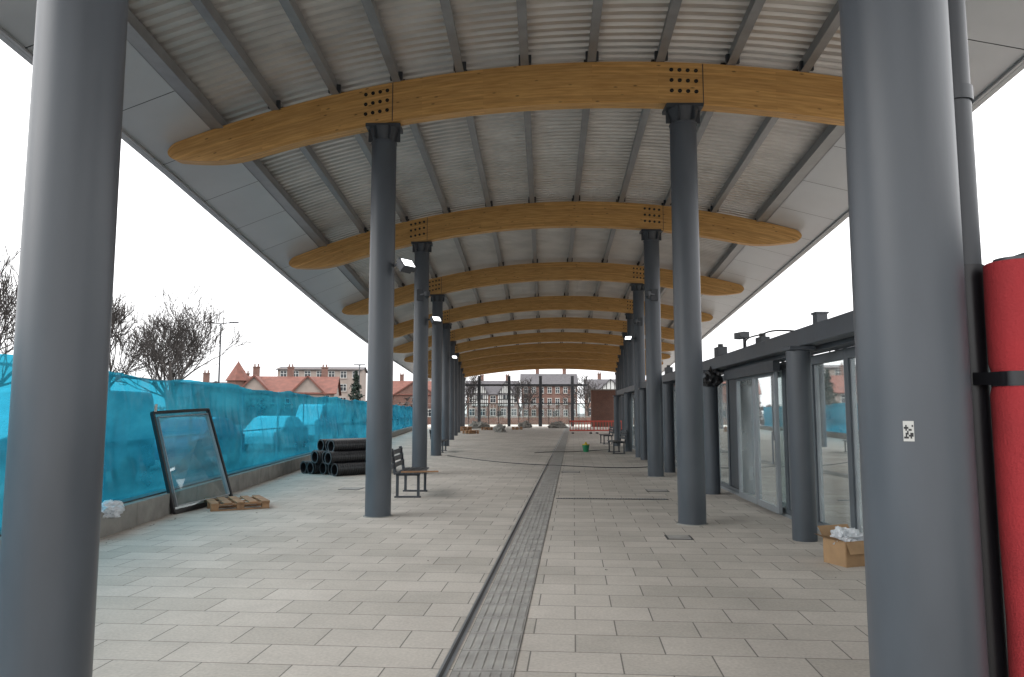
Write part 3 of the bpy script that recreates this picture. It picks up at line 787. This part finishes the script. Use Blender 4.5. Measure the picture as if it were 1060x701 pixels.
m.obj('needles','pine',e)
m=MB(); rnd=random.Random(9)
for k in range(9000):
    x=rnd.uniform(-120,-12); y=104+rnd.uniform(-3,3)-x*.05; hh=2.2+.9*math.sin(x*.31)+.6*math.sin(x*.83)+.3*math.sin(x*2.1); z=rnd.uniform(0,max(.6,hh)); c=Vector((x,y,z))
    v=[c+Vector((rnd.uniform(-.4,.4),rnd.uniform(-.4,.4),rnd.uniform(-.35,.35))) for _ in range(3)]; m.tri(*v)
m.obj('hedge','bark')
def lamp(x,y,h,w_=1.4):
    e=empty('street_lamp',(x,y,0)); m=MB(); m.cyl((0,0,0),(0,0,1.2),.11,.1,12); m.cyl((0,0,1.2),(0,0,h),.08,.06,12)
    m.beam((-w_,0,h+.12),(0,0,h),.07,.07); m.beam((w_,0,h+.12),(0,0,h),.07,.07)
    m.obj('pole','steel_d',e,True); m=MB()
    for s_ in(-1,1): m.box((s_*(w_+.15),0,h+.13),(.75,.26,.11))
    m.obj('heads','steel_d',e,bevel=.02)
lamp(-25.6,65,9.4,1.0); lamp(-19.5,95,7.6,.2); lamp(30,70,9)
# ------------------------------------------------------------ world / sun / camera
w=bpy.data.worlds.new('World'); sc.world=w; w.use_nodes=True
nt=w.node_tree; nt.nodes.clear()
out=N(nt,'ShaderNodeOutputWorld'); bg=N(nt,'ShaderNodeBackground')
sky=N(nt,'ShaderNodeTexSky'); sky.sky_type='NISHITA'; sky.sun_disc=False; sky.sun_elevation=math.radians(32); sky.sun_rotation=math.radians(245); sky.air_density=1; sky.dust_density=4
hs=N(nt,'ShaderNodeHueSaturation'); hs.inputs['Saturation'].default_value=.12
nt.links.new(sky.outputs[0],hs.inputs['Color'])
tc=N(nt,'ShaderNodeTexCoord'); sx=N(nt,'ShaderNodeSeparateXYZ'); nt.links.new(tc.outputs['Generated'],sx.inputs[0])
mr=N(nt,'ShaderNodeMapRange'); mr.inputs['From Min'].default_value=0; mr.inputs['From Max'].default_value=.5; mr.inputs['To Min'].default_value=14; mr.inputs['To Max'].default_value=29
nt.links.new(sx.outputs[2],mr.inputs['Value'])
no=N(nt,'ShaderNodeTexNoise'); no.inputs['Scale'].default_value=2.2; no.inputs['Detail'].default_value=3
mp=N(nt,'ShaderNodeMapping'); mp.inputs['Scale'].default_value=(1,1,3); nt.links.new(tc.outputs['Generated'],mp.inputs[0]); nt.links.new(mp.outputs[0],no.inputs['Vector'])
mr2=N(nt,'ShaderNodeMapRange'); mr2.inputs['To Min'].default_value=.86; mr2.inputs['To Max'].default_value=1.12; nt.links.new(no.outputs['Fac'],mr2.inputs['Value'])
mu=N(nt,'ShaderNodeMath',operation='MULTIPLY'); nt.links.new(mr.outputs[0],mu.inputs[0]); nt.links.new(mr2.outputs[0],mu.inputs[1])
cv=N(nt,'ShaderNodeVectorMath',operation='SCALE'); cv.inputs[0].default_value=(.985,.988,.995); nt.links.new(mu.outputs[0],cv.inputs['Scale'])
mx=N(nt,'ShaderNodeMixRGB'); mx.inputs[0].default_value=.85; nt.links.new(hs.outputs[0],mx.inputs[1]); nt.links.new(cv.outputs[0],mx.inputs[2])
nt.links.new(mx.outputs[0],bg.inputs['Color']); bg.inputs['Strength'].default_value=.12
nt.links.new(bg.outputs[0],out.inputs[0])
sl=bpy.data.lights.new('sun','SUN'); sl.energy=1.5; sl.angle=math.radians(50); sl.color=(1,.98,.95)
so=bpy.data.objects.new('sun',sl); sc.collection.objects.link(so)
el,az=math.radians(32),math.radians(245)
dv=Vector((math.sin(az)*math.cos(el),math.cos(az)*math.cos(el),math.sin(el)))
so.rotation_euler=dv.to_track_quat('Z','Y').to_euler(); so.location=(0,0,30)
cam=bpy.data.cameras.new('camera'); co=bpy.data.objects.new('camera',cam); sc.collection.objects.link(co)
cam.sensor_width=36; cam.lens=26.15; cam.clip_end=3000; cam.clip_start=.05
co.location=(0,0,H); co.rotation_euler=(math.radians(90+5.71),0,0)
sc.camera=co
